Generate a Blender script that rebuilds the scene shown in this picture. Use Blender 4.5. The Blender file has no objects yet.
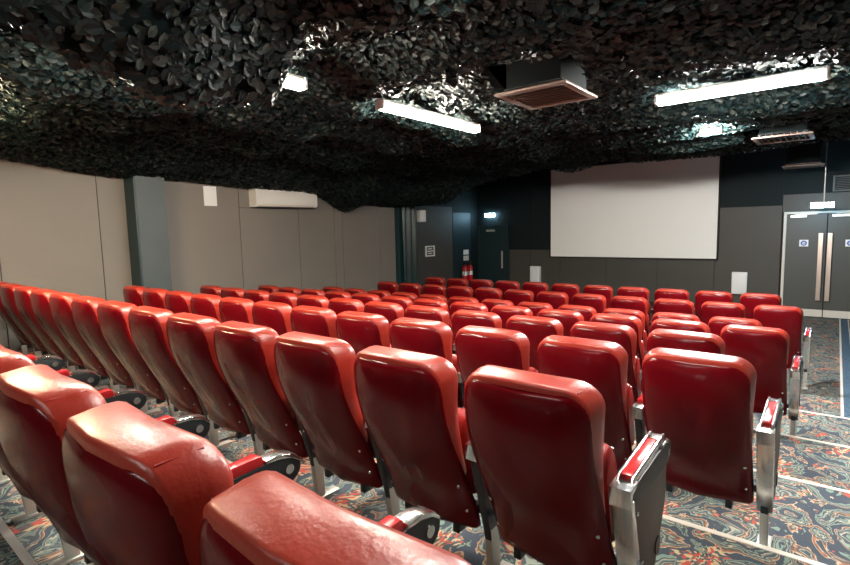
import bpy, bmesh, math, random
import numpy as np
from mathutils import Vector, Matrix

random.seed(7)
rng = np.random.default_rng(11)
scene = bpy.context.scene
C = scene.collection
EYE = 1.955                      # camera height above the front floor
S = .56                          # seat spacing
PITCH = 1.124                    # row spacing
RISE = .122                      # step height
X_ODD, X_EVEN = -.773, -.489     # aisle-end seat centres of staggered rows
XL, XR, DF, DB = -8.4, 1.45, 13.0, -2.6   # left wall, right wall, screen wall, back wall
CEIL = EYE + 1.75


# ------------------------------------------------------------------ materials
def new_mat(name):
    m = bpy.data.materials.new(name)
    m.use_nodes = True
    return m, m.node_tree.nodes, m.node_tree.links, m.node_tree.nodes['Principled BSDF']


def mat(name, col, rough=.5, metal=0, coat=0, spec=.5, noise=0, nscale=8, rvar=0, bump=0, bscale=60):
    m, n, l, b = new_mat(name)
    b.inputs['Base Color'].default_value = (*col, 1)
    b.inputs['Roughness'].default_value = rough
    b.inputs['Metallic'].default_value = metal
    b.inputs['Coat Weight'].default_value = coat
    b.inputs['Coat Roughness'].default_value = .08
    b.inputs['Specular IOR Level'].default_value = spec
    if noise or rvar or bump:
        tc = n.new('ShaderNodeTexCoord')
    if noise or rvar:
        nz = n.new('ShaderNodeTexNoise')
        nz.inputs['Scale'].default_value = nscale
        nz.inputs['Detail'].default_value = 5
        l.new(tc.outputs['Object'], nz.inputs['Vector'])
    if noise:
        r = n.new('ShaderNodeValToRGB')
        r.color_ramp.elements[0].position = .3
        r.color_ramp.elements[1].position = .7
        r.color_ramp.elements[0].color = (*[c * (1 - noise) for c in col], 1)
        r.color_ramp.elements[1].color = (*[min(1, c * (1 + noise)) for c in col], 1)
        l.new(nz.outputs['Fac'], r.inputs['Fac'])
        l.new(r.outputs['Color'], b.inputs['Base Color'])
    if rvar:
        mr = n.new('ShaderNodeMapRange')
        mr.inputs['From Min'].default_value = .3
        mr.inputs['From Max'].default_value = .7
        mr.inputs['To Min'].default_value = max(.02, rough - rvar)
        mr.inputs['To Max'].default_value = rough + rvar
        l.new(nz.outputs['Fac'], mr.inputs['Value'])
        l.new(mr.outputs['Result'], b.inputs['Roughness'])
    if bump:
        n2 = n.new('ShaderNodeTexNoise')
        n2.inputs['Scale'].default_value = bscale
        n2.inputs['Detail'].default_value = 3
        l.new(tc.outputs['Object'], n2.inputs['Vector'])
        bp = n.new('ShaderNodeBump')
        bp.inputs['Strength'].default_value = bump
        bp.inputs['Distance'].default_value = .01
        l.new(n2.outputs['Fac'], bp.inputs['Height'])
        l.new(bp.outputs['Normal'], b.inputs['Normal'])
    return m


def glow(name, col, strength):
    m, n, l, b = new_mat(name)
    b.inputs['Base Color'].default_value = (.9, .9, .9, 1)
    b.inputs['Emission Color'].default_value = (*col, 1)
    b.inputs['Emission Strength'].default_value = strength
    return m


def carpet_mat():
    m, n, l, b = new_mat('patterned_carpet')
    tc = n.new('ShaderNodeTexCoord')
    mp = n.new('ShaderNodeMapping')
    mp.inputs['Scale'].default_value = (1.0, .8, 1)
    l.new(tc.outputs['Object'], mp.inputs['Vector'])
    nz = n.new('ShaderNodeTexNoise')
    nz.inputs['Scale'].default_value = 2.6
    nz.inputs['Detail'].default_value = 2
    l.new(mp.outputs['Vector'], nz.inputs['Vector'])
    mx = n.new('ShaderNodeVectorMath'); mx.operation = 'SCALE'
    mx.inputs['Scale'].default_value = .55
    l.new(nz.outputs['Color'], mx.inputs[0])
    ad = n.new('ShaderNodeVectorMath'); ad.operation = 'ADD'
    l.new(mp.outputs['Vector'], ad.inputs[0]); l.new(mx.outputs['Vector'], ad.inputs[1])
    v = n.new('ShaderNodeTexVoronoi'); v.inputs['Scale'].default_value = 3.7
    l.new(ad.outputs['Vector'], v.inputs['Vector'])
    ml = n.new('ShaderNodeMath'); ml.operation = 'MULTIPLY'; ml.inputs[1].default_value = 2.9
    l.new(v.outputs['Distance'], ml.inputs[0])
    nf = n.new('ShaderNodeTexNoise'); nf.inputs['Scale'].default_value = 19; nf.inputs['Detail'].default_value = 2
    l.new(ad.outputs['Vector'], nf.inputs['Vector'])
    nfm = n.new('ShaderNodeMath'); nfm.operation = 'MULTIPLY'; nfm.inputs[1].default_value = .9
    l.new(nf.outputs['Fac'], nfm.inputs[0])
    sm = n.new('ShaderNodeMath'); sm.operation = 'ADD'
    l.new(ml.outputs[0], sm.inputs[0]); l.new(nfm.outputs[0], sm.inputs[1])
    fr = n.new('ShaderNodeMath'); fr.operation = 'FRACT'
    l.new(sm.outputs[0], fr.inputs[0])
    ramp = n.new('ShaderNodeValToRGB')
    cr = ramp.color_ramp; cr.interpolation = 'CONSTANT'
    stops = [(0, (0.037, 0.052, 0.075)), (.20, (0.159, 0.234, 0.197)), (.30, (0.047, 0.066, 0.084)), (.40, (0.393, 0.356, 0.281)),
             (.44, (0.140, 0.187, 0.168)), (.52, (0.052, 0.066, 0.084)), (.63, (0.225, 0.271, 0.234)), (.70, (0.094, 0.080, 0.071)), (.78, (0.318, 0.122, 0.066)), (.83, (0.393, 0.337, 0.243)), (.87, (0.042, 0.056, 0.080))]
    cr.elements[0].position, cr.elements[0].color = stops[0][0], (*stops[0][1], 1)
    cr.elements[1].position, cr.elements[1].color = stops[-1][0], (*stops[-1][1], 1)
    for p, c in stops[1:-1]:
        e = cr.elements.new(p); e.color = (*c, 1)
    l.new(fr.outputs[0], ramp.inputs['Fac'])
    v2 = n.new('ShaderNodeTexVoronoi'); v2.inputs['Scale'].default_value = 62
    l.new(ad.outputs['Vector'], v2.inputs['Vector'])
    r2 = n.new('ShaderNodeValToRGB'); r2.color_ramp.interpolation = 'CONSTANT'
    r2.color_ramp.elements[0].color = (.42, .06, .04, 1)
    r2.color_ramp.elements[1].position = .27; r2.color_ramp.elements[1].color = (.05, .08, .09, 1)
    e = r2.color_ramp.elements.new(.7); e.color = (.45, .36, .22, 1)
    sep = n.new('ShaderNodeSeparateColor'); l.new(v2.outputs['Color'], sep.inputs[0])
    l.new(sep.outputs[0], r2.inputs['Fac'])
    n3 = n.new('ShaderNodeTexNoise'); n3.inputs['Scale'].default_value = 5; n3.inputs['Detail'].default_value = 4
    l.new(tc.outputs['Object'], n3.inputs['Vector'])
    gt = n.new('ShaderNodeMath'); gt.operation = 'GREATER_THAN'; gt.inputs[1].default_value = .575
    l.new(n3.outputs['Fac'], gt.inputs[0])
    mix = n.new('ShaderNodeMixRGB')
    l.new(gt.outputs[0], mix.inputs['Fac']); l.new(ramp.outputs['Color'], mix.inputs['Color1']); l.new(r2.outputs['Color'], mix.inputs['Color2'])
    l.new(mix.outputs['Color'], b.inputs['Base Color'])
    b.inputs['Roughness'].default_value = .9
    n4 = n.new('ShaderNodeTexNoise'); n4.inputs['Scale'].default_value = 220
    l.new(tc.outputs['Object'], n4.inputs['Vector'])
    bp = n.new('ShaderNodeBump'); bp.inputs['Strength'].default_value = .4; bp.inputs['Distance'].default_value = .004
    l.new(n4.outputs['Fac'], bp.inputs['Height']); l.new(bp.outputs['Normal'], b.inputs['Normal'])
    return m


def leaf_mat():
    m, n, l, b = new_mat('net_leaves')
    g = n.new('ShaderNodeNewGeometry')
    r = n.new('ShaderNodeValToRGB')
    cr = r.color_ramp
    cr.elements[0].color = (.0006, .006, .0066, 1)
    cr.elements[1].color = (.003, .017, .018, 1)
    e = cr.elements.new(.55); e.color = (.0012, .0095, .0105, 1)
    e = cr.elements.new(.85); e.color = (.034, .040, .034, 1)
    l.new(g.outputs['Random Per Island'], r.inputs['Fac'])
    l.new(r.outputs['Color'], b.inputs['Base Color'])
    b.inputs['Roughness'].default_value = .5
    b.inputs['Specular IOR Level'].default_value = .3
    return m


M = {
    'vinyl': mat('red_leather', (.28, .023, .012), .33, noise=.15, nscale=6, rvar=.06, bump=.10, bscale=90, spec=.62),
    'pad': mat('arm_pad_red', (.40, .014, .016), .25, spec=.5),
    'vinyl2': mat('red_seat_leather', (.30, .016, .014), .38, noise=.12, nscale=7),
    'board': mat('burgundy_shell', (.095, .0014, .004), .2, noise=.12, nscale=3, rvar=.03, spec=.22),
    'chrome': mat('chrome', (.72, .73, .72), .2, metal=1, rvar=.08, nscale=20),
    'steel': mat('painted_steel', (.62, .62, .58), .38, metal=.6),
    'black': mat('black_plastic', (.012, .016, .018), .4),
    'panel': mat('taupe_side_panel', (.10, .083, .072), .5),
    'carpet': carpet_mat(),
    'nosing': mat('cream_nosing', (.66, .63, .58), .5),
    'wall': mat('beige_panel', (.205, .188, .170), .6, noise=.05, nscale=1.2, bump=.05, bscale=140),
    'wall_front': mat('grey_brown_panel', (.056, .054, .048), .6, noise=.05, nscale=2),
    'wall_dark': mat('dark_shaded_panel', (.0035, .010, .0115), .75, spec=.3),  # carries the upper front wall's shade; also the dark back wall
    'seam': mat('dark_gap', (.012, .012, .012), .8),
    'teal': mat('teal_column_paint', (.006, .032, .036), .4),
    'grey_col': mat('grey_column_face', (.065, .085, .092), .5, noise=.06, nscale=4),
    'ceil': mat('black_ceiling', (.006, .011, .012), .9),
    'leaf': leaf_mat(),
    'netting': mat('net_cloth', (.002, .008, .009), .9, spec=.2),
    'white': mat('white_plastic', (.82, .82, .80), .35),
    'screen': mat('screen_cloth', (.93, .93, .91), .75),
    'paper': mat('white_paper', (.85, .86, .88), .7),
    'door': mat('grey_door', (.055, .060, .057), .5),
    'doordark': mat('dark_door', (.005, .022, .027), .55),
    'ventm': mat('grille_metal', (.20, .14, .115), .5, metal=.2),
    'red': mat('extinguisher_red', (.55, .015, .02), .3),
    'blue': mat('sign_blue', (.03, .09, .42), .5),
    'strip': mat('carpet_blue_border', (.05, .10, .16), .9, noise=.5, nscale=30),
    'lampw': glow('lamp_warm', (1, .90, .76), 250),
    'lampr': glow('lamp_amber', (1, .76, .48), 330),
    'lampo': glow('lamp_soft', (1, .95, .86), 150),
    'lampd': glow('lamp_added_fill', (1, .95, .86), 60),
    'lampn': glow('lamp_white', (1, .97, .91), 340),
    'lampe': glow('exit_light', (.45, .78, 1), 60),
    'lamps': glow('lamp_bright', (1, .97, .91), 4500),
    'housing': mat('lamp_housing', (.75, .75, .73), .4),
}


# ------------------------------------------------------------------ mesh helpers
def obj(name, bm, m, parent=None, smooth=True, angle=40):
    me = bpy.data.meshes.new(name)
    bmesh.ops.recalc_face_normals(bm, faces=bm.faces)
    bm.to_mesh(me); bm.free()
    if smooth:
        me.polygons.foreach_set('use_smooth', [True] * len(me.polygons))
        me.set_sharp_from_angle(angle=math.radians(angle))
    if m:
        me.materials.append(M[m] if isinstance(m, str) else m)
    o = bpy.data.objects.new(name, me)
    C.objects.link(o)
    o.parent = parent
    return o


def tag(o, label=None, cat=None, group=None, kind=None):
    for k, v in (('label', label), ('category', cat), ('group', group), ('kind', kind)):
        if v:
            o[k] = v
    return o


def thing(name, loc, label, cat, group=None):
    o = bpy.data.objects.new(name, None)
    o.empty_display_size = .1
    C.objects.link(o); o.location = loc
    return tag(o, label, cat, group)


def box(bm, x0, x1, y0, y1, z0, z1, bev=0, seg=2):
    r = bmesh.ops.create_cube(bm, size=1)
    vs = r['verts']
    for v in vs:
        v.co = Vector(((x0 + x1) / 2 + v.co.x * (x1 - x0), (y0 + y1) / 2 + v.co.y * (y1 - y0), (z0 + z1) / 2 + v.co.z * (z1 - z0)))
    if bev:
        es = list({e for v in vs for e in v.link_edges})
        bmesh.ops.bevel(bm, geom=es, offset=bev, segments=seg, profile=.5, affect='EDGES')
    return bm


def B(*a, **k):
    return box(bmesh.new(), *a, **k)


def prism_x(bm, pts, x0, x1, bev=0):
    """extrude a (y,z) outline along x"""
    a = [bm.verts.new((x0, y, z)) for y, z in pts]
    b = [bm.verts.new((x1, y, z)) for y, z in pts]
    n = len(pts)
    fs = [bm.faces.new(a[::-1]), bm.faces.new(b)]
    for i in range(n):
        fs.append(bm.faces.new((a[i], a[(i + 1) % n], b[(i + 1) % n], b[i])))
    if bev:
        es = [e for e in fs[0].edges] + [e for e in fs[1].edges]
        bmesh.ops.bevel(bm, geom=es, offset=bev, segments=2, profile=.5, affect='EDGES')
    return bm


def cyl(bm, c, axis, r0, r1, h, seg=16):
    """cone/cylinder centred at c along axis ('x','y','z')"""
    rot = {'x': Matrix.Rotation(math.pi / 2, 4, 'Y'), 'y': Matrix.Rotation(-math.pi / 2, 4, 'X'), 'z': Matrix.Identity(4)}[axis]
    bmesh.ops.create_cone(bm, cap_ends=True, segments=seg, radius1=r0, radius2=r1, depth=h, matrix=Matrix.Translation(c) @ rot)
    return bm


def lathe(bm, prof, c, seg=20):
    rings = []
    for r, z in prof:
        rings.append([bm.verts.new((c[0] + r * math.cos(2 * math.pi * i / seg), c[1] + r * math.sin(2 * math.pi * i / seg), c[2] + z)) for i in range(seg)])
    for a, b in zip(rings, rings[1:]):
        for i in range(seg):
            bm.faces.new((a[i], a[(i + 1) % seg], b[(i + 1) % seg], b[i]))
    bm.faces.new(rings[0][::-1]); bm.faces.new(rings[-1])
    return bm


def tube(bm, pts, r, seg=8):
    pts = [Vector(p) for p in pts]
    rings = []
    for i, p in enumerate(pts):
        d = (pts[min(i + 1, len(pts) - 1)] - pts[max(i - 1, 0)]).normalized()
        u = d.orthogonal().normalized(); w = d.cross(u)
        rings.append([bm.verts.new(p + r * (u * math.cos(2 * math.pi * k / seg) + w * math.sin(2 * math.pi * k / seg))) for k in range(seg)])
    for a, b in zip(rings, rings[1:]):
        best = min(range(seg), key=lambda s: (a[0].co - b[s].co).length)
        for k in range(seg):
            bm.faces.new((a[k], a[(k + 1) % seg], b[(k + 1 + best) % seg], b[(k + best) % seg]))
    bm.faces.new(rings[0][::-1]); bm.faces.new(rings[-1])
    return bm


# ------------------------------------------------------------------ the cinema seat
SP_Z = [.20, .30, .40, .50, .60, .70, .80, .90, 1.02]
SP_Y = [.136, .108, .066, .016, -.034, -.077, -.104, -.113, -.115]


def spine(z):
    """smooth curve of the shell's back surface (y at height z) and its unit normal towards the sitter"""
    def y_(q):
        q = min(max(q, SP_Z[0] + 1e-4), SP_Z[-1] - 1e-4)
        i = max(k for k in range(len(SP_Z) - 1) if SP_Z[k] <= q)
        t = (q - SP_Z[i]) / (SP_Z[i + 1] - SP_Z[i])
        def sl(k):
            a, b = max(k - 1, 0), min(k + 1, len(SP_Z) - 1)
            return (SP_Y[b] - SP_Y[a]) / (SP_Z[b] - SP_Z[a])
        h = SP_Z[i + 1] - SP_Z[i]
        m0, m1 = sl(i) * h, sl(i + 1) * h
        t2, t3 = t * t, t * t * t
        return (2 * t3 - 3 * t2 + 1) * SP_Y[i] + (t3 - 2 * t2 + t) * m0 + (-2 * t3 + 3 * t2) * SP_Y[i + 1] + (t3 - t2) * m1
    y = y_(z)
    dy = (y_(z + .01) - y_(z - .01)) / .02
    n = Vector((0, 1, -dy)).normalized()
    return y, n


def rr_outline(hw0, hw1, z0, z1, r0, r1, n=7, crown=0):
    """rounded outline in (x,z): half width hw0 at bottom, hw1 at top"""
    pts = []
    def arc(cx, cz, r, a0, a1):
        for i in range(n):
            a = math.radians(a0 + (a1 - a0) * i / (n - 1))
            pts.append((cx + r * math.cos(a), cz + r * math.sin(a)))
    arc(hw0 - r0, z0 + r0, r0, -90, 0)
    for t in (.15, .3, .45, .6, .75, .88):
        pts.append((hw0 + (hw1 - hw0) * t, z0 + r0 + (z1 - r1 - z0 - r0) * t))
    arc(hw1 - r1, z1 - r1, r1, 0, 90)
    for t in (.5,):
        pts.append((0, z1))
    left = [(-x, z) for x, z in pts[:-1]][::-1]
    out = pts + left
    out.append((0, z0))
    return [(x, z + crown * (1 - (x / hw1) ** 2) * max(0, (z - z0) / (z1 - z0)) ** 4) for x, z in out]


def bow(x):
    return .044 * (abs(x) / .236) ** 2.4


def curved_slab(outline, rings, thick, flare=0, rise=0):
    """rings: list of (inset fraction-free offset towards centre in m, depth fraction 0..1); depth is measured from the shell surface towards the sitter"""
    bm = bmesh.new()
    zc = sum(p[1] for p in outline) / len(outline)
    zmin = min(p[1] for p in outline); zmax = max(p[1] for p in outline)
    hwm = max(p[0] for p in outline)
    def place(x, z, d):
        y, n = spine(z)
        c = bow(x)
        p = Vector((x, y, z)) + n * (d + c)
        return p
    loops = []
    for ins, dep in rings:
        lp = []
        for x, z in outline:
            sx = max(0, 1 - ins / hwm); sz = max(0, 1 - ins / ((zmax - zmin) / 2))
            xx, zz = x * sx, (zmin + zmax) / 2 + (z - (zmin + zmax) / 2) * sz
            T = thick(zz)
            if flare and dep > 0:
                k = min(max((z - .45) / .35, 0), 1)
                g = min(dep / .74, 1)
                xx *= 1 + flare * g * k * k * (3 - 2 * k) / hwm
                zz += rise * g * min(max((z - .80) / .15, 0), 1)
            lp.append(bm.verts.new(place(xx, zz, dep * T if thick(zz) != 1 else dep)))
        loops.append(lp)
    n = len(outline)
    for a, b in zip(loops, loops[1:]):
        for i in range(n):
            bm.faces.new((a[i], a[(i + 1) % n], b[(i + 1) % n], b[i]))
    for lp in (loops[0], loops[-1]):
        c = sum((v.co for v in lp), Vector()) / n
        yy, nn = spine(c.z)
        cv = bm.verts.new((0, c.y, c.z))
        for i in range(n):
            bm.faces.new((lp[i], lp[(i + 1) % n], cv))
    return bm


def T_cushion(z):
    t = min(max((z - .42) / .55, 0), 1)
    return .060 + .075 * t ** .8


def make_backrest(parent):
    ol = rr_outline(.215, .227, .420, .974, .05, .078, crown=.012)
    bm = curved_slab(ol, [(.19, .0), (.10, .0), (.03, .0), (.010, .0), (.002, .02), (0, .08), (-.003, .5), (0, .74), (.006, .86), (.017, .95), (.034, .995), (.07, .98), (.12, .95), (.18, .95)], T_cushion, .012, .006)
    o = obj('backrest', bm, 'vinyl', parent, angle=60)
    # stitched seam across each upper corner, from back to front
    for sx in (-1, 1):
        sb = bmesh.new()
        x, z = sx * .1885, .9660
        y, n = spine(z)
        tube(sb, [Vector((x * (1 + .053 * q / .74), y, z + .006 * q / .74)) + n * (T_cushion(z) * q + bow(x)) for q in (.10, .2, .3, .4, .5, .6, .7)], .0028, 6)
        obj('seam', sb, 'vinyl2', o)
    return o


def make_board(parent):
    ol = rr_outline(.236, .227, .215, .963, .020, .076)
    bm = curved_slab(ol, [(.19, -.014), (.12, -.014), (.06, -.014), (.035, -.0125), (.018, -.009), (.007, -.004), (.001, .003), (.0, .012)], lambda z: 1)
    o = obj('back_panel', bm, 'board', parent, angle=50)
    for sx in (-1, 1):
        for z in (.44, .315):
            y, n = spine(z)
            s = bmesh.new()
            p = Vector((sx * .205, y, z)) + n * (-.011 + bow(.205))
            bmesh.ops.create_uvsphere(s, u_segments=10, v_segments=6, radius=.0085, matrix=Matrix.Translation(p) @ Matrix.Diagonal((1, .45, 1, 1)))
            obj('screw', s, 'chrome', o)
    return o


def arm(parent, x, aisle=False):
    w = .032 if aisle else .024
    # black body: bar with a rounded nose
    pts = [(.06, .585), (.06, .640)]
    pts += [(.46, .655)]
    for i in range(9):
        a = math.radians(80 - i * 200 / 8)
        pts.append((.50 + .046 * math.cos(a), .610 + .046 * math.sin(a)))
    pts += [(.44, .566), (.20, .566)]
    a = obj('armrest', prism_x(bmesh.new(), pts, x - w, x + w, .004), 'black', parent)
    pd = bmesh.new()
    outline = [(.115, .640), (.115, .664), (.128, .672), (.40, .686), (.412, .678), (.414, .652)]
    pw = .62 if aisle else .86
    obj('arm_pad', prism_x(pd, outline, x - w * pw, x + w * pw, .006), 'pad', a)
    if aisle:
        for sx in (-1, 1):
            rb = bmesh.new()
            prism_x(rb, [(.085, .640), (.10, .668), (.40, .690), (.47, .690), (.50, .664), (.46, .652)], x + sx * w * .70 - .005, x + sx * w * .70 + .005, .002)
            obj('pad_rail', rb, 'chrome', a)
        rb = bmesh.new()
        prism_x(rb, [(.418, .655), (.418, .684), (.468, .684), (.495, .662), (.46, .652)], x - w * .58, x + w * .58, .002)
        obj('pad_stop', rb, 'chrome', a)
    tr = bmesh.new()
    prism_x(tr, [(.42, .653), (.42, .666), (.47, .666), (.518, .653), (.541, .632), (.546, .625), (.538, .622), (.53, .632), (.512, .645), (.468, .656)], x - w * 1.08, x + w * 1.08, .002)
    obj('nose_trim', tr, 'chrome', a)
    tr = bmesh.new()
    prism_x(tr, [(.045, .585), (.045, .645), (.112, .652), (.112, .636), (.06, .630), (.06, .585)], x - w * 1.08, x + w * 1.08, .002)
    obj('rear_trim', tr, 'chrome', a)
    for sx in (-1, 1):
        cp = bmesh.new()
        cyl(cp, (x + sx * (w + .002), .50, .610), 'x', .015, .015, .006, 18)
        obj('end_cap', cp, 'chrome', a)
    # slanted post and flat leg
    pst = bmesh.new()
    prism_x(pst, [(.06, .59), (.075, .59), (.130, .59), (.235, .27), (.235, .20), (.165, .20), (.150, .27)], x - .016, x + .016, .003)
    obj('post', pst, 'black', parent)
    lg = bmesh.new()
    prism_x(lg, [(.160, .25), (.225, .25), (.235, .012), (.185, .012)], x - .017, x + .017, .003)
    lo = obj('leg', lg, 'steel', parent)
    ft = B(x - .03, x + .03, .13, .33, 0, .014, bev=.004)
    obj('foot', ft, 'steel', lo)
    if aisle:
        pn = bmesh.new()
        prism_x(pn, [(.085, .565), (.085, .60), (.47, .615), (.500, .575), (.49, .42), (.36, .215), (.20, .215), (.17, .27)], x - .024, x + .030, .006)
        po = obj('side_panel', pn, 'panel', parent)
        rm = bmesh.new()
        prism_x(rm, [(.055, .60), (.085, .60), (.20, .245), (.20, .21), (.165, .21)], x - .033, x + .034, .004)
        obj('panel_rim', rm, 'chrome', po)
        ho = bmesh.new()
        cyl(ho, (x + .031, .385, .295), 'x', .034, .034, .006, 18)
        obj('hinge_cap', ho, 'black', po)
        for q, z in ((.10, .54), (.165, .34)):
            sc = bmesh.new()
            cyl(sc, (x + .034, q + .02, z), 'x', .008, .008, .006, 10)
            obj('screw', sc, 'chrome', po)


def make_seat():
    root = thing('cinema_chair', (0, 0, 0), 'red cinema chair', 'chair', 'red leather cinema chairs')
    make_backrest(root)
    make_board(root)
    # folded-up seat: cushion towards the backrest, black pan outside
    st = bmesh.new()
    prism_x(st, [(.190, .36), (.165, .42), (.118, .62), (.105, .70), (.120, .725), (.155, .735), (.190, .715), (.215, .64), (.265, .42), (.262, .37), (.235, .345)], -.215, .215, .022)
    s = obj('seat', st, 'vinyl2', root)
    pn = bmesh.new()
    prism_x(pn, [(.272, .36), (.222, .65), (.205, .70), (.218, .70), (.236, .655), (.286, .37)], -.205, .205, .004)
    obj('seat_pan', pn, 'black', s)
    br = bmesh.new()
    box(br, -.255, .245, .18, .215, .29, .325, .004)
    box(br, -.15, -.12, .14, .20, .19, .30, .003)
    box(br, .12, .15, .14, .20, .19, .30, .003)
    obj('cross_bar', br, 'black', root)
    arm(root, -.28)
    return root


def children(o):
    return list(o.children)


def copy_tree(o, parent=None):
    c = o.copy(); C.objects.link(c); c.parent = parent
    for ch in children(o):
        copy_tree(ch, c)
    return c


proto = make_seat()
proto_end = copy_tree(proto)          # aisle-end seat: one more arm, with a side panel
arm(proto_end, .28, aisle=True)

ORD = ['', 'second', 'third', 'fourth', 'fifth', 'sixth', 'seventh', 'eighth', 'ninth', 'tenth', 'eleventh', 'twelfth', 'thirteenth']
ROWS = {0: ('row nearest the camera', 6), 1: ('second row from the back', 13), 2: ('third row from the back', 12), 3: ('fourth row from the back', 12),
        4: ('fifth row from the back', 13), 5: ('third row from the screen', 12), 6: ('second row from the screen', 12), 7: ('row nearest the screen', 11)}
ROW_D = {k: .392 + PITCH * k + (.028 if k == 0 else 0) for k in range(8)}
used = [False, False]
for k, (rname, cnt) in ROWS.items():
    lvl = RISE * max(0, 5 - k)
    x0 = X_ODD if k % 2 else X_EVEN
    for j in range(cnt):
        src, e = (proto_end, 0) if j == 0 else (proto, 1)
        o = src if not used[e] else copy_tree(src)
        used[e] = True
        o.location = (x0 - S * j, ROW_D[k], lvl)
        if j == 0:
            o['label'] = 'red cinema chair at the right aisle end of the ' + rname
        else:
            o['label'] = 'red chair %s from the right aisle in the %s' % (ORD[j], rname)

# ------------------------------------------------------------------ floor and steps
def struct(name, bm, m, parent=None, smooth=False):
    o = obj(name, bm, m, parent, smooth=smooth)
    if parent is None:
        o['kind'] = 'structure'
    return o


edges = {k: ROW_D[k] + .012 for k in range(1, 6)}
edges[0] = .475
struct('floor', B(XL, XR, edges[5], DF, -.2, 0), 'carpet')
prev = edges[5]
for i, k in enumerate((4, 3, 2, 1, 0, -1)):
    top = RISE * (5 - k)
    y1 = edges[k + 1]
    y0 = edges[k] if k >= 0 else DB
    struct('floor', B(XL, XR, y0, y1, -.2, top), 'carpet')
    t = B(XL, XR, y1 - .028, y1 + .004, top - .03, top + .004, bev=.002)
    struct('trim_%d' % (i + 1), t, 'nosing')
# border strips in the aisle carpet
struct('trim_7', B(.118, .142, edges[5] + .1, DF - .02, 0, .0035), 'nosing')
struct('trim_8', B(.146, .245, edges[5] + .1, DF - .02, 0, .003), 'strip')
struct('trim_9', B(.249, .262, edges[5] + .1, DF - .02, 0, .0035), 'nosing')
struct('trim_10', B(-.55, .118, 6.06, 6.085, 0, .0035), 'nosing')

# ------------------------------------------------------------------ walls and ceiling
Z = lambda r: EYE + r
wl = bmesh.new()
box(wl, XL - .15, XL - .012, DB, DF, 0, CEIL)
struct('wall_left', wl, 'seam')
seams = [DB, -.6, .6, 1.7, 2.886, 5.149, 6.445, 7.378, 7.607, 8.77, 9.60]
pb = bmesh.new()
for a, b in zip(seams, seams[1:]):
    if abs(a - 5.149) < .01:
        box(pb, XL - .012, XL, a + .006, b - .006, .1, Z(.475) - .004)
        box(pb, XL - .012, XL, a + .006, b - .006, Z(.475) + .004, CEIL)
    else:
        box(pb, XL - .012, XL, a + .006, b - .006, .1, CEIL)
p = struct('wall_left_panels', pb, 'wall'); p['kind'] = 'structure'
pb = bmesh.new()
box(pb, XL - .012, XL, 9.60, 11.70, .1, Z(.62)); box(pb, XL - .012, XL + .002, 10.2, 11.7, Z(-.92), Z(-.912))
struct('wall_left_panels', pb, 'wall_front')  # far stretch lies unlit; that shade is put into the darker colour
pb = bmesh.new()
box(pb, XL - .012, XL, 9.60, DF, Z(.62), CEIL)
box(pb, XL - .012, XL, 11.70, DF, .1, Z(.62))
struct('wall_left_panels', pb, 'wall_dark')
struct('baseboard_left', B(XL - .012, XL + .012, DB, DF, 0, .1), 'seam')

wf = bmesh.new()
box(wf, XL, XR, DF + .012, DF + .15, 0, CEIL)
struct('wall_front', wf, 'seam')
pb = bmesh.new()
cols = [-7.33, -6.0, -5.78, -4.54, -3.32, -2.11, -.90]
xs = [-7.33, -6.66, -5.78, -4.54, -3.32, -2.11, -.90]
for a, b in zip(xs, xs[1:]):
    top = Z(.335) if a > -2.2 else Z(-.62)
    box(pb, a + .005, b - .005, DF, DF + .012, .1, top)
box(pb, -.895, XR, DF, DF + .012, 2.15, Z(.55))
struct('wall_front_panels', pb, 'wall_front')
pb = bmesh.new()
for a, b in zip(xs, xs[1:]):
    top = Z(.345) if a > -2.2 else Z(-.614)  # near-black part reaches lower by the screen, following the shadows there
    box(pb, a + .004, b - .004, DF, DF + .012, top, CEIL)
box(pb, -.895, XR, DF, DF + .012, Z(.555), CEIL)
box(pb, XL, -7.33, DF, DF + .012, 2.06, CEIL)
struct('wall_front_panels', pb, 'wall_dark')  # shade on the upper front wall put into the panel colour
struct('baseboard_front', B(-7.33, -.9, DF - .012, DF + .012, 0, .1), 'seam')
struct('wall_right', B(XR, XR + .15, DB, DF, 0, CEIL), 'wall_front')
struct('wall_back', B(XL, XR, DB - .15, DB, 0, CEIL), 'wall_dark')
struct('ceiling', B(XL - .15, XR + .15, DB - .15, DF + .15, CEIL, CEIL + .1), 'ceil')

# steel column by the left wall
cl = struct('wall_column', B(XL, -8.065, 3.258, 3.709, 0, CEIL, bev=.004), 'teal')
fc = struct('column_face', B(-8.066, -8.058, 3.285, 3.705, 0, CEIL), 'grey_col', cl)
# dark column with hanging cable ducts
c2 = struct('wall_column', B(XL, -8.26, 9.30, 9.92, 0, CEIL, bev=.004), 'teal')
t_ = thing('hanging_drape', (-8.12, 10.05, 0), 'narrow pale plastic drape hanging in folds on the dark column before the far left corner', 'drape')
db = bmesh.new()
N = 40
top_r, bot_r = [], []
ring = []
for z in np.linspace(.02, Z(.62), 14):
    row = []
    for i in range(N):
        u = i / (N - 1)
        row.append(db.verts.new((-8.195 + .045 * math.sin(u * 17 + .3 * math.sin(z * 2)), 9.36 + u * .56, z)))
    ring.append(row)
for a, b in zip(ring, ring[1:]):
    for i in range(N - 1):
        db.faces.new((a[i], a[i + 1], b[i + 1], b[i]))
bmesh.ops.solidify(db, geom=db.faces[:], thickness=.004)
t_.location = (0, 0, 0)
dr = obj('fabric', db, mat('drape_cloth', (.045, .09, .095), .28), t_)
rl = bmesh.new(); tube(rl, [(-8.195, 9.34, Z(.625)), (-8.195, 9.96, Z(.625))], .012)
obj('rail', rl, 'chrome', t_)

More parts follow.
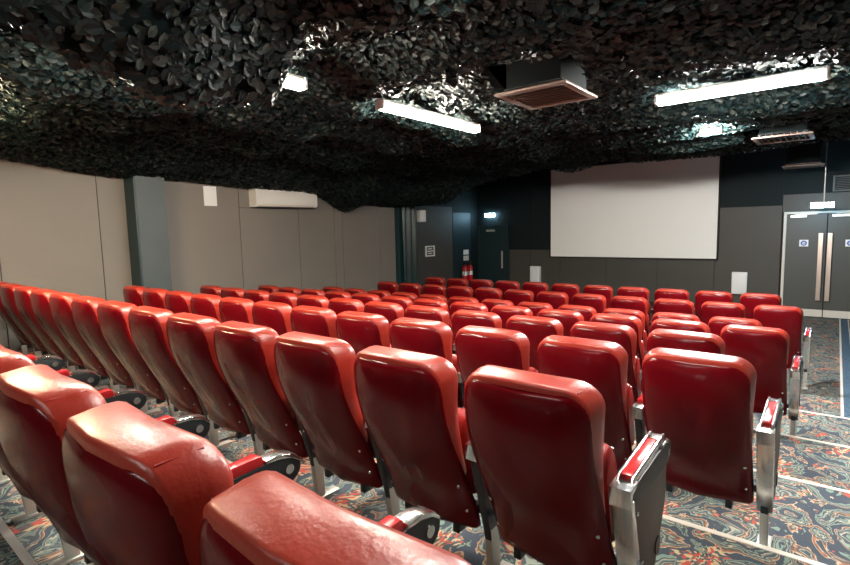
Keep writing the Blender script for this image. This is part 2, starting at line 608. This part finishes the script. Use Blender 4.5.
# ------------------------------------------------------------------ doors
d3 = struct('door_3', B(-.80, .50, DF - .02, DF + .011, .015, 2.10), 'seam')
fr = bmesh.new()
box(fr, -.865, -.815, DF - .06, DF + .012, 0, 2.15, .004)
box(fr, -.815, .515, DF - .06, DF + .012, 2.105, 2.15, .004)
box(fr, .515, .565, DF - .06, DF + .012, 0, 2.15, .004)
struct('door_frame', fr, 'nosing', d3)
for a, b, hx, sgn in ((-.812, -.158, -.24, -1), (-.142, .512, -.095, 1)):
    lf = struct('door_leaf', B(a, b, DF - .045, DF - .004, .015, 2.10, bev=.003), 'door', d3)
    kp = struct('kick_plate', B(a, b, DF - .052, DF - .044, .02, .165), 'nosing', lf)
    hb = bmesh.new()
    box(hb, hx - .04, hx + .04, DF - .13, DF - .11, Z(-1.60), Z(-.24), .006)
    for zz in (Z(-1.5), Z(-.35)):
        cyl(hb, (hx, DF - .08, zz), 'y', .012, .012, .08, 10)
    struct('handle', hb, mat('handle_steel', (.62, .52, .46), .3, metal=.8), lf)
    cx = a + .30 if sgn < 0 else a + .36
    sg = B(cx - .075, cx + .075, DF - .052, DF - .045, Z(-.51), Z(-.375), .002)
    so = struct('door_sign', sg, 'white', lf)
    sb = bmesh.new(); cyl(sb, (cx, DF - .053, Z(-.443)), 'y', .052, .052, .006, 24)
    bo = struct('blue_disc', sb, 'blue', lf)
    wb = bmesh.new(); box(wb, cx - .03, cx + .03, DF - .059, DF - .055, Z(-.45), Z(-.436)); box(wb, cx - .018, cx + .018, DF - .059, DF - .055, Z(-.43), Z(-.418)); box(wb, cx - .018, cx + .018, DF - .059, DF - .055, Z(-.472), Z(-.46))
    struct('sign_mark', wb, 'white', lf)
    cb = B(a + .06, a + .33, DF - .10, DF - .045, 2.03, 2.085, .006)
    box(cb, a + .12, a + .50, DF - .085, DF - .07, 2.092, 2.103, .002)
    struct('door_closer', cb, 'steel', lf)

d1 = struct('door_1', B(-8.32, -7.41, DF - .03, DF + .011, .015, 2.0, bev=.003), 'doordark')
fr = bmesh.new()
box(fr, XL + .01, -8.325, DF - .045, DF + .012, 0, 2.05, .003); box(fr, -7.405, -7.335, DF - .045, DF + .012, 0, 2.05, .003); box(fr, -8.325, -7.405, DF - .045, DF + .012, 2.003, 2.05, .003)
struct('door_frame', fr, 'doordark', d1)
struct('door_closer', B(-8.05, -7.78, DF - .09, DF - .03, 1.86, 1.92, .006), 'steel', d1)
hb = bmesh.new(); box(hb, -7.55, -7.50, DF - .09, DF - .07, .8, 1.3, .006); cyl(hb, (-7.525, DF - .05, .9), 'y', .01, .01, .06); cyl(hb, (-7.525, DF - .05, 1.2), 'y', .01, .01, .06)
struct('handle', hb, 'steel', d1)
struct('wall_left_panels', B(XL - .01, XL + .008, 11.72, 12.60, .1, 2.42, bev=.002), 'doordark')  # flush dark teal panel standing in for a shaded recess

# ------------------------------------------------------------------ screen
sc_ = thing('cinema_screen', (0, 0, 0), 'large white cinema screen on the dark front wall', 'screen')
obj('screen_cloth', B(-6.02, -2.06, DF - .075, DF - .065, Z(-.792), Z(1.512)), 'screen', sc_, smooth=False)
fb = bmesh.new()
box(fb, -6.045, -6.015, DF - .085, DF, Z(-.815), Z(1.535)); box(fb, -2.065, -2.035, DF - .085, DF, Z(-.815), Z(1.535))
box(fb, -6.015, -2.065, DF - .085, DF, Z(1.507), Z(1.535)); box(fb, -6.015, -2.065, DF - .085, DF, Z(-.815), Z(-.787))
obj('screen_frame', fb, 'seam', sc_, smooth=False)

# ------------------------------------------------------------------ things on the walls
def wall_box(x0, x1, z0, z1, label):
    t = thing('wall_speaker', (0, 0, 0), label, 'speaker')
    obj('cabinet', B(x0, x1, DF - .12, DF, z0, z1, bev=.012), 'white', t)
    obj('grille', B(x0 + .02, x1 - .02, DF - .128, DF - .118, z0 + .02, z1 - .02, bev=.003), 'paper', t)
wall_box(-6.62, -6.33, Z(-1.56), Z(-1.07), 'low white box on the front wall at the lower left of the screen')
wall_box(-1.75, -1.46, Z(-1.55), Z(-1.07), 'low white box on the front wall between the screen and the double doors')

ac = thing('air_conditioner', (0, 0, 0), 'white split air conditioner high on the left wall under the net', 'air conditioner')
pts = [(0, 0), (.18, 0), (.225, .03), (.235, .10), (.23, .30), (.20, .345), (0, .35)]
bm = bmesh.new()
y0, y1, z0 = 5.36, 6.75, Z(.488)
a = [bm.verts.new((XL + x, y0, z0 + z)) for x, z in pts]; b = [bm.verts.new((XL + x, y1, z0 + z)) for x, z in pts]
bm.faces.new(a); bm.faces.new(b[::-1])
for i in range(len(pts)):
    bm.faces.new((a[i], b[i], b[(i + 1) % len(pts)], a[(i + 1) % len(pts)]))
obj('body', bm, 'white', ac, angle=50)
obj('outlet_flap', B(XL + .17, XL + .232, y0 + .08, y1 - .08, z0 + .012, z0 + .05, bev=.006), 'nosing', ac)
obj('air_slot', B(XL + .05, XL + .19, y0 + .06, y1 - .06, z0 - .006, z0 + .004), 'black', ac)
nt = tag(obj('notice_sign', B(XL, XL + .006, 4.50, 4.73, Z(.495), Z(.826)), 'paper', None, smooth=False), 'blank white paper notice high on the left wall beside the teal column', 'notice')
ws = thing('wall_speaker', (0, 0, 0), 'small pale box high on the left wall above the framed panel', 'speaker')
obj('cabinet', B(XL, XL + .14, 10.10, 10.36, Z(.205), Z(.51), bev=.012), 'nosing', ws)
obj('grille', B(XL + .135, XL + .146, 10.12, 10.34, Z(.225), Z(.49), bev=.003), 'white', ws)
cp = thing('control_panel', (0, 0, 0), 'small dark panel in a white frame on the far left wall', 'panel')
fb = bmesh.new()
for (a0, a1, b0, b1) in ((10.46, 10.50, -.70, -.42), (10.80, 10.84, -.70, -.42), (10.50, 10.80, -.45, -.42), (10.50, 10.80, -.70, -.67), (10.53, 10.77, -.575, -.548)):
    box(fb, XL, XL + .03, a0, a1, Z(b0), Z(b1))
obj('panel_frame', fb, 'white', cp, smooth=False)
obj('panel_plate', B(XL, XL + .018, 10.50, 10.80, Z(-.67), Z(-.45)), 'door', cp, smooth=False)
for z in (-.50, -.62):
    obj('button_row', B(XL + .016, XL + .026, 10.57, 10.73, Z(z) - .012, Z(z) + .012, bev=.003), 'white', cp)

# fire extinguishers and the plates above them
def extinguisher(y, label, h=.46, r=.075):
    t = thing('fire_extinguisher', (XL + .15, y, .46), label, 'fire extinguisher', 'fire extinguishers')
    bm = bmesh.new()
    lathe(bm, [(r * .9, 0), (r, .02), (r, h - .07), (r * .8, h - .025), (r * .35, h), (r * .3, h + .03)], (0, 0, 0))
    obj('cylinder', bm, 'red', t)
    v = bmesh.new(); box(v, -.02, .02, -.02, .02, h + .03, h + .065, .004); box(v, -.012, .09, -.01, .01, h + .065, h + .08, .003); box(v, -.012, .08, -.01, .01, h + .09, h + .102, .003)
    obj('valve', v, 'black', t)
    hs = bmesh.new(); tube(hs, [(.02, -.015, h + .045), (.06, -.07, h + .02), (.05, -.095, h - .1), (.02, -.092, h - .3)], .011)
    obj('hose', hs, 'black', t)
    lb = bmesh.new(); lathe(lb, [(r + .0015, .17), (r + .0015, .29)], (0, 0, 0))
    obj('label_band', lb, 'paper', t)
    bk = bmesh.new(); box(bk, -.15, -.06, -.03, .03, .05, .33, .003); box(bk, -.09, -.05, -.075, .075, .22, .25, .003)
    obj('bracket', bk, 'black', t)
extinguisher(12.34, 'red fire extinguisher in the far left corner, the one nearer the screen wall')
extinguisher(12.08, 'red fire extinguisher in the far left corner, the one nearer the camera')
for (z0, z1, m, lb) in ((-.74, -.60, 'white', 'upper white safety plate above the extinguishers in the far left corner'), (-.91, -.77, 'nosing', 'lower cream safety plate above the extinguishers in the far left corner')):
    t = tag(obj('safety_sign', B(XL + .02, XL + .028, 12.20, 12.46, Z(z0), Z(z1)), m, None, smooth=False), lb, 'sign')

# exit lights
def exit_light(x0, x1, d, z0, z1, zt, label):
    t = thing('exit_sign', (0, 0, 0), label, 'exit sign')
    obj('sign_panel', B(x0, x1, d - .018, d + .018, z0, z1, bev=.006), 'lampe', t)
    obj('cap_rail', B(x0 - .005, x1 + .005, d - .022, d + .022, z1 - .002, z1 + .016, bev=.004), 'steel', t)
    rb = bmesh.new(); cyl(rb, ((x0 + x1) / 2 + .02, d, (z1 + zt) / 2 + .006), 'z', .011, .011, zt - z1, 10)
    if zt - z1 > .1:
        obj('rod', rb, 'steel', t)
    else:
        rb.free()
        obj('bracket', B(x0 + .05, x1 - .05, d + .012, DF, z0 + .02, z1 - .02, bev=.004), 'steel', t)
exit_light(-.405, -.055, 12.1, Z(.245), Z(.335), CEIL, 'lit white exit sign hanging on a rod before the double doors')
exit_light(-8.08, -7.77, 12.93, Z(.335), Z(.435), Z(.47), 'lit white exit sign over the dark door in the far left corner')

# wall louvre over the double doors
lv = thing('wall_vent', (0, 0, 0), 'dark slatted vent grille on the front wall above the double doors', 'vent')
fb = bmesh.new()
x0, x1, z0, z1 = -.10, .50, Z(.57), Z(.88)
box(fb, x0, x0 + .03, DF - .03, DF, z0, z1); box(fb, x1 - .03, x1, DF - .03, DF, z0, z1); box(fb, x0 + .03, x1 - .03, DF - .03, DF, z1 - .03, z1); box(fb, x0 + .03, x1 - .03, DF - .03, DF, z0, z0 + .03)
obj('vent_frame', fb, 'door', lv, smooth=False)
fb = bmesh.new()
for i in range(7):
    z = z0 + .05 + i * .033
    box(fb, x0 + .03, x1 - .03, DF - .028, DF - .004, z, z + .012)
obj('vent_slats', fb, 'door', lv, smooth=False)

# ------------------------------------------------------------------ ceiling vents on drop ducts
def ceiling_vent(x0, x1, y0, y1, z, label, duct=.42, slat='x'):
    t = thing('ceiling_vent', (0, 0, 0), label, 'vent', None)
    fw = .055
    fb = bmesh.new()
    box(fb, x0, x1, y0, y0 + fw, z, z + .02, .003); box(fb, x0, x1, y1 - fw, y1, z, z + .02, .003)
    box(fb, x0, x0 + fw, y0 + fw, y1 - fw, z, z + .02, .003); box(fb, x1 - fw, x1, y0 + fw, y1 - fw, z, z + .02, .003)
    obj('vent_frame', fb, 'ventm', t)
    sl = bmesh.new()
    n = 8
    for i in range(n):
        if slat == 'x':
            y = y0 + fw + (i + .3) * (y1 - y0 - 2 * fw) / n
            prism_x(sl, [(y, z + .004), (y + .006, z + .002), (y + .040, z + .045), (y + .034, z + .047)], x0 + fw, x1 - fw)
        else:
            x = x0 + fw + (i + .3) * (x1 - x0 - 2 * fw) / n
            box(sl, x, x + .012, y0 + fw, y1 - fw, z + .004, z + .045)
    obj('vent_slats', sl, 'ventm', t)
    db = B(x0 + .07, x1 - .07, y0 + .07, y1 - .07, z + .05, CEIL)
    obj('duct', db, mat('duct_grey', (.007, .013, .014), .8, spec=.2), t, smooth=False)
    pl = B(x0 + .05, x1 - .05, y0 + .05, y1 - .05, z + .046, z + .052)
    obj('back_plate', pl, 'black', t, smooth=False)
ceiling_vent(-2.19, -1.59, 3.66, 4.30, Z(1.05), 'square brown ceiling vent on a drop duct left of the long lamp', slat='x')
ceiling_vent(-.90, -.27, 7.80, 8.42, Z(1.05), 'pale louvred ceiling vent to the right of the screen, nearer the camera', slat='y')
ceiling_vent(-.84, -.22, 11.5, 12.05, Z(.99), 'thin pale ceiling vent close above the double doors', slat='x')

# ------------------------------------------------------------------ lamps
def batten(c, length, along, m, label, w=.046, drop=.34):
    t = thing('ceiling_lamp', (0, 0, 0), label, 'lamp', None)
    x, y, z = c
    h = length / 2
    def bx(a0, a1, b0, b1, z0, z1, bev=0):
        return B(x + a0, x + a1, y + b0, y + b1, z0, z1, bev=bev) if along == 'x' else B(x + b0, x + b1, y + a0, y + a1, z0, z1, bev=bev)
    obj('housing', bx(-h, h, -w * .9, w * .9, z + .035, z + .07, .004), 'housing', t)
    obj('diffuser', bx(-h + .02, h - .02, -w, w, z - .015, z + .035, .016), m, t)
    for s in (-1, 1):
        e0, e1 = (-h - .004, -h + .02) if s < 0 else (h - .02, h + .004)
        obj('end_cap', bx(e0, e1, -w * 1.05, w * 1.05, z - .018, z + .07, .006), 'white', t)
    for s in (-.6, .6):
        px, py = (x + s * h, y) if along == 'x' else (x, y + s * h)
        wb = bmesh.new(); cyl(wb, (px, py, (z + .07 + CEIL) / 2), 'z', .004, .004, CEIL - z - .07, 6)
        obj('hanging_wire', wb, 'steel', t)
    return t
batten((-3.09, 4.03, Z(1.05)), 1.52, 'y', 'lampw', 'warm strip lamp pointing at the screen, under the net left of the square vent')
batten((-.69, 4.89, Z(1.055)), 1.19, 'x', 'lampn', 'long bright white strip lamp lying across the room at upper right', w=.055)
batten((-1.2, 6.88, Z(1.05)), .24, 'x', 'lamps', 'small short white lamp near the top right corner of the screen', w=.025)
batten((-3.09, 1.66, Z(1.05)), 1.62, 'y', 'lampw', 'warm strip lamp mostly hidden behind the net fold at upper left')
# unseen lamps out of frame; first two inferred from lit floor, net and chairs
batten((-5.25, .80, Z(1.05)), 1.52, 'x', 'lampr', 'warm strip lamp behind the net over the left end of the rear rows')
batten((-.72, 1.72, Z(1.05)), 1.19, 'x', 'lampo', 'white strip lamp over the rear rows beside the right aisle')
batten((-1.3, -1.6, Z(1.1)), 1.52, 'x', 'lampd', 'added white fill lamp over the rear aisle behind the camera')  # added to lift the chair backs; no fixture known here

# ------------------------------------------------------------------ camouflage net
zl_d = [-3, 0, 1.8, 2.5, 3.1, 4.1, 5.2, 6.3, 6.9, 7.2, 7.55, 7.8, 8.05, 9.5, 11]
zl_z = [1.15, 1.12, 1.06, .96, .91, .92, .85, .82, .77, .62, .45, .56, .63, .60, .58]


def sstep(a, b, x):
    t = np.clip((x - a) / (b - a), 0, 1)
    return t * t * (3 - 2 * t)


def h_net(X, D):
    X = np.asarray(X, float); D = np.asarray(D, float)
    base = 1.20 + .045 * np.sin(3.1 * D + .8 * np.sin(1.3 * X)) + .045 * np.sin(1.9 * X + 1.7 * np.sin(.9 * D)) + .03 * np.sin(7.3 * D + 2.1 * X)
    # folds that run across the room on the right, along it on the left
    rt = sstep(-4.2, -2.0, X)
    base = base + rt * .075 * np.sin(6.0 * D + .5 * X) + (1 - rt) * .075 * np.sin(4.6 * X + .4 * D)
    # the net clears the lamps
    near = 0
    for x0, x1, y0, y1 in ((-3.12, -3.06, .85, 4.8), (-1.3, -.08, 4.86, 4.92), (-1.32, -1.08, 6.85, 6.91), (-6.05, -4.5, .77, .83), (-1.35, -.1, 1.69, 1.75)):
        dx = np.maximum(np.maximum(x0 - X, X - x1), 0); dy = np.maximum(np.maximum(y0 - D, D - y1), 0)
        near = np.maximum(near, 1 - sstep(.08, .34, np.hypot(dx, dy)))
    base = base * (1 - near) + np.maximum(base, 1.155) * near
    # swag that hides the rear warm lamp
    base = base - .52 * np.exp(-((X + 2.42) / .26) ** 2) * (1 - sstep(1.68, 1.86, D)) * sstep(-.2, .5, D)
    # sag towards the left wall
    zl = np.interp(D, zl_d, zl_z)
    w = sstep(0, 1, (-6.7 - X) / 1.5)
    base = base * (1 - w) + zl * w
    # front edge droops in the far left part
    fe = sstep(8.4, 9.4, D)
    lo = np.interp(X, [-8.4, -7.0, -6.2, -5, 2], [.60, .62, .95, 1.19, 1.22])
    base = base * (1 - fe) + np.minimum(base, lo) * fe
    return base


nx, ny = 110, 128
gx = np.linspace(XL + .02, XR - .02, nx); gy = np.linspace(-2.3, 9.5, ny)
GX, GY = np.meshgrid(gx, gy)
H = h_net(GX, GY) + .03
verts = np.stack([GX, GY, H + EYE], -1).reshape(-1, 3)
holes = [(-2.3, -1.5, 3.55, 4.4), (-1.0, -.17, 7.7, 8.5)]
faces = []
for j in range(ny - 1):
    for i in range(nx - 1):
        cx, cy = (gx[i] + gx[i + 1]) / 2, (gy[j] + gy[j + 1]) / 2
        if any(a < cx < b and c < cy < d for a, b, c, d in holes):
            continue
        faces.append((j * nx + i, j * nx + i + 1, (j + 1) * nx + i + 1, (j + 1) * nx + i))
net = thing('camouflage_net', (0, 0, 0), 'dark leafy camouflage net sagging under the whole ceiling', 'net')
me = bpy.data.meshes.new('netting'); me.from_pydata(verts.tolist(), [], faces); me.materials.append(M['netting'])
me.polygons.foreach_set('use_smooth', [True] * len(me.polygons))
no = bpy.data.objects.new('netting', me); C.objects.link(no); no.parent = net

NL = 130000
lx = rng.uniform(XL + .05, XR - .1, NL * 3); ly = -.4 + 9.95 * rng.uniform(0, 1, NL * 3)
ang = np.degrees(np.arctan2(lx, np.maximum(ly, .01))) + 38.9
keep = (np.abs(ang) < 52) & (ly > 0.05)
stp = np.sqrt(1 + ((h_net(lx + .03, ly) - h_net(lx, ly)) / .03) ** 2 + ((h_net(lx, ly + .03) - h_net(lx, ly)) / .03) ** 2)
keep &= rng.uniform(0, 1, len(lx)) < stp / 2.0
for a, b, c, d in holes:
    keep &= ~((lx > a) & (lx < b) & (ly > c) & (ly < d))
lx, ly = lx[keep][:NL], ly[keep][:NL]
n = len(lx)
e = .03
h0 = h_net(lx, ly)
sxg = (h_net(lx + e, ly) - h0) / e; syg = (h_net(lx, ly + e) - h0) / e
nrm = np.stack([-sxg, -syg, np.ones(n)], -1)
tilt = rng.normal(0, .38, (n, 2))
nrm[:, 0] += tilt[:, 0]; nrm[:, 1] += tilt[:, 1]
nrm /= np.linalg.norm(nrm, axis=1, keepdims=True)
th = rng.uniform(0, 2 * np.pi, n)
t1 = np.stack([np.cos(th), np.sin(th), np.zeros(n)], -1)
t1 -= nrm * (t1 * nrm).sum(1, keepdims=True); t1 /= np.linalg.norm(t1, axis=1, keepdims=True)
t2 = np.cross(nrm, t1)
size = rng.uniform(.018, .038, n)[:, None]
cen = np.stack([lx, ly, h0 + EYE - rng.uniform(-.015, .035, n)], -1)
shape = [(-1, 0, 0), (-.35, .55, -.22), (.45, .5, -.25), (1, 0, -.1), (.4, -.55, -.22), (-.4, -.5, -.25)]
V = np.stack([cen + size * (t1 * a + t2 * b * 1.15 + nrm * c * .8) for a, b, c in shape], 1).reshape(-1, 3)
idx = np.arange(n)[:, None] * 6
F = np.concatenate([idx + np.array([[0, 1, 2, 3]]), idx + np.array([[0, 3, 4, 5]])])
me = bpy.data.meshes.new('net_leaves'); me.from_pydata(V.tolist(), [], F.tolist()); me.materials.append(M['leaf'])
lo = bpy.data.objects.new('net_leaves', me); C.objects.link(lo); lo.parent = net; lo['kind'] = 'stuff'

# ------------------------------------------------------------------ camera, view
f_px = 510.78
yaw, pitch, roll = [math.radians(a) for a in (38.856, 5.8715, -1.3152)]
cy, sy, cp_, sp_ = math.cos(yaw), math.sin(yaw), math.cos(pitch), math.sin(pitch)
fw = Vector((-sy * cp_, cy * cp_, -sp_)); r0 = Vector((cy, sy, 0)); u0 = r0.cross(fw)
r = math.cos(roll) * r0 + math.sin(roll) * u0
u = -math.sin(roll) * r0 + math.cos(roll) * u0
cam = bpy.data.cameras.new('camera'); cam.sensor_width = 36; cam.lens = f_px * 36 / 850; cam.clip_start = .02
co = bpy.data.objects.new('camera', cam); C.objects.link(co)
mw = Matrix((r, u, -fw)).transposed().to_4x4(); mw.translation = (0, 0, EYE)
co.matrix_world = mw
scene.camera = co
w = bpy.data.worlds.new('world'); scene.world = w; w.use_nodes = True
w.node_tree.nodes['Background'].inputs[0].default_value = (.01, .015, .016, 1)
scene.view_settings.view_transform = 'Standard'
scene.view_settings.look = 'None'
scene.view_settings.exposure = .22
scene.view_settings.gamma = 1
scene.cycles.use_denoising = True
scene.cycles.sample_clamp_indirect = 6
scene.cycles.max_bounces = 8
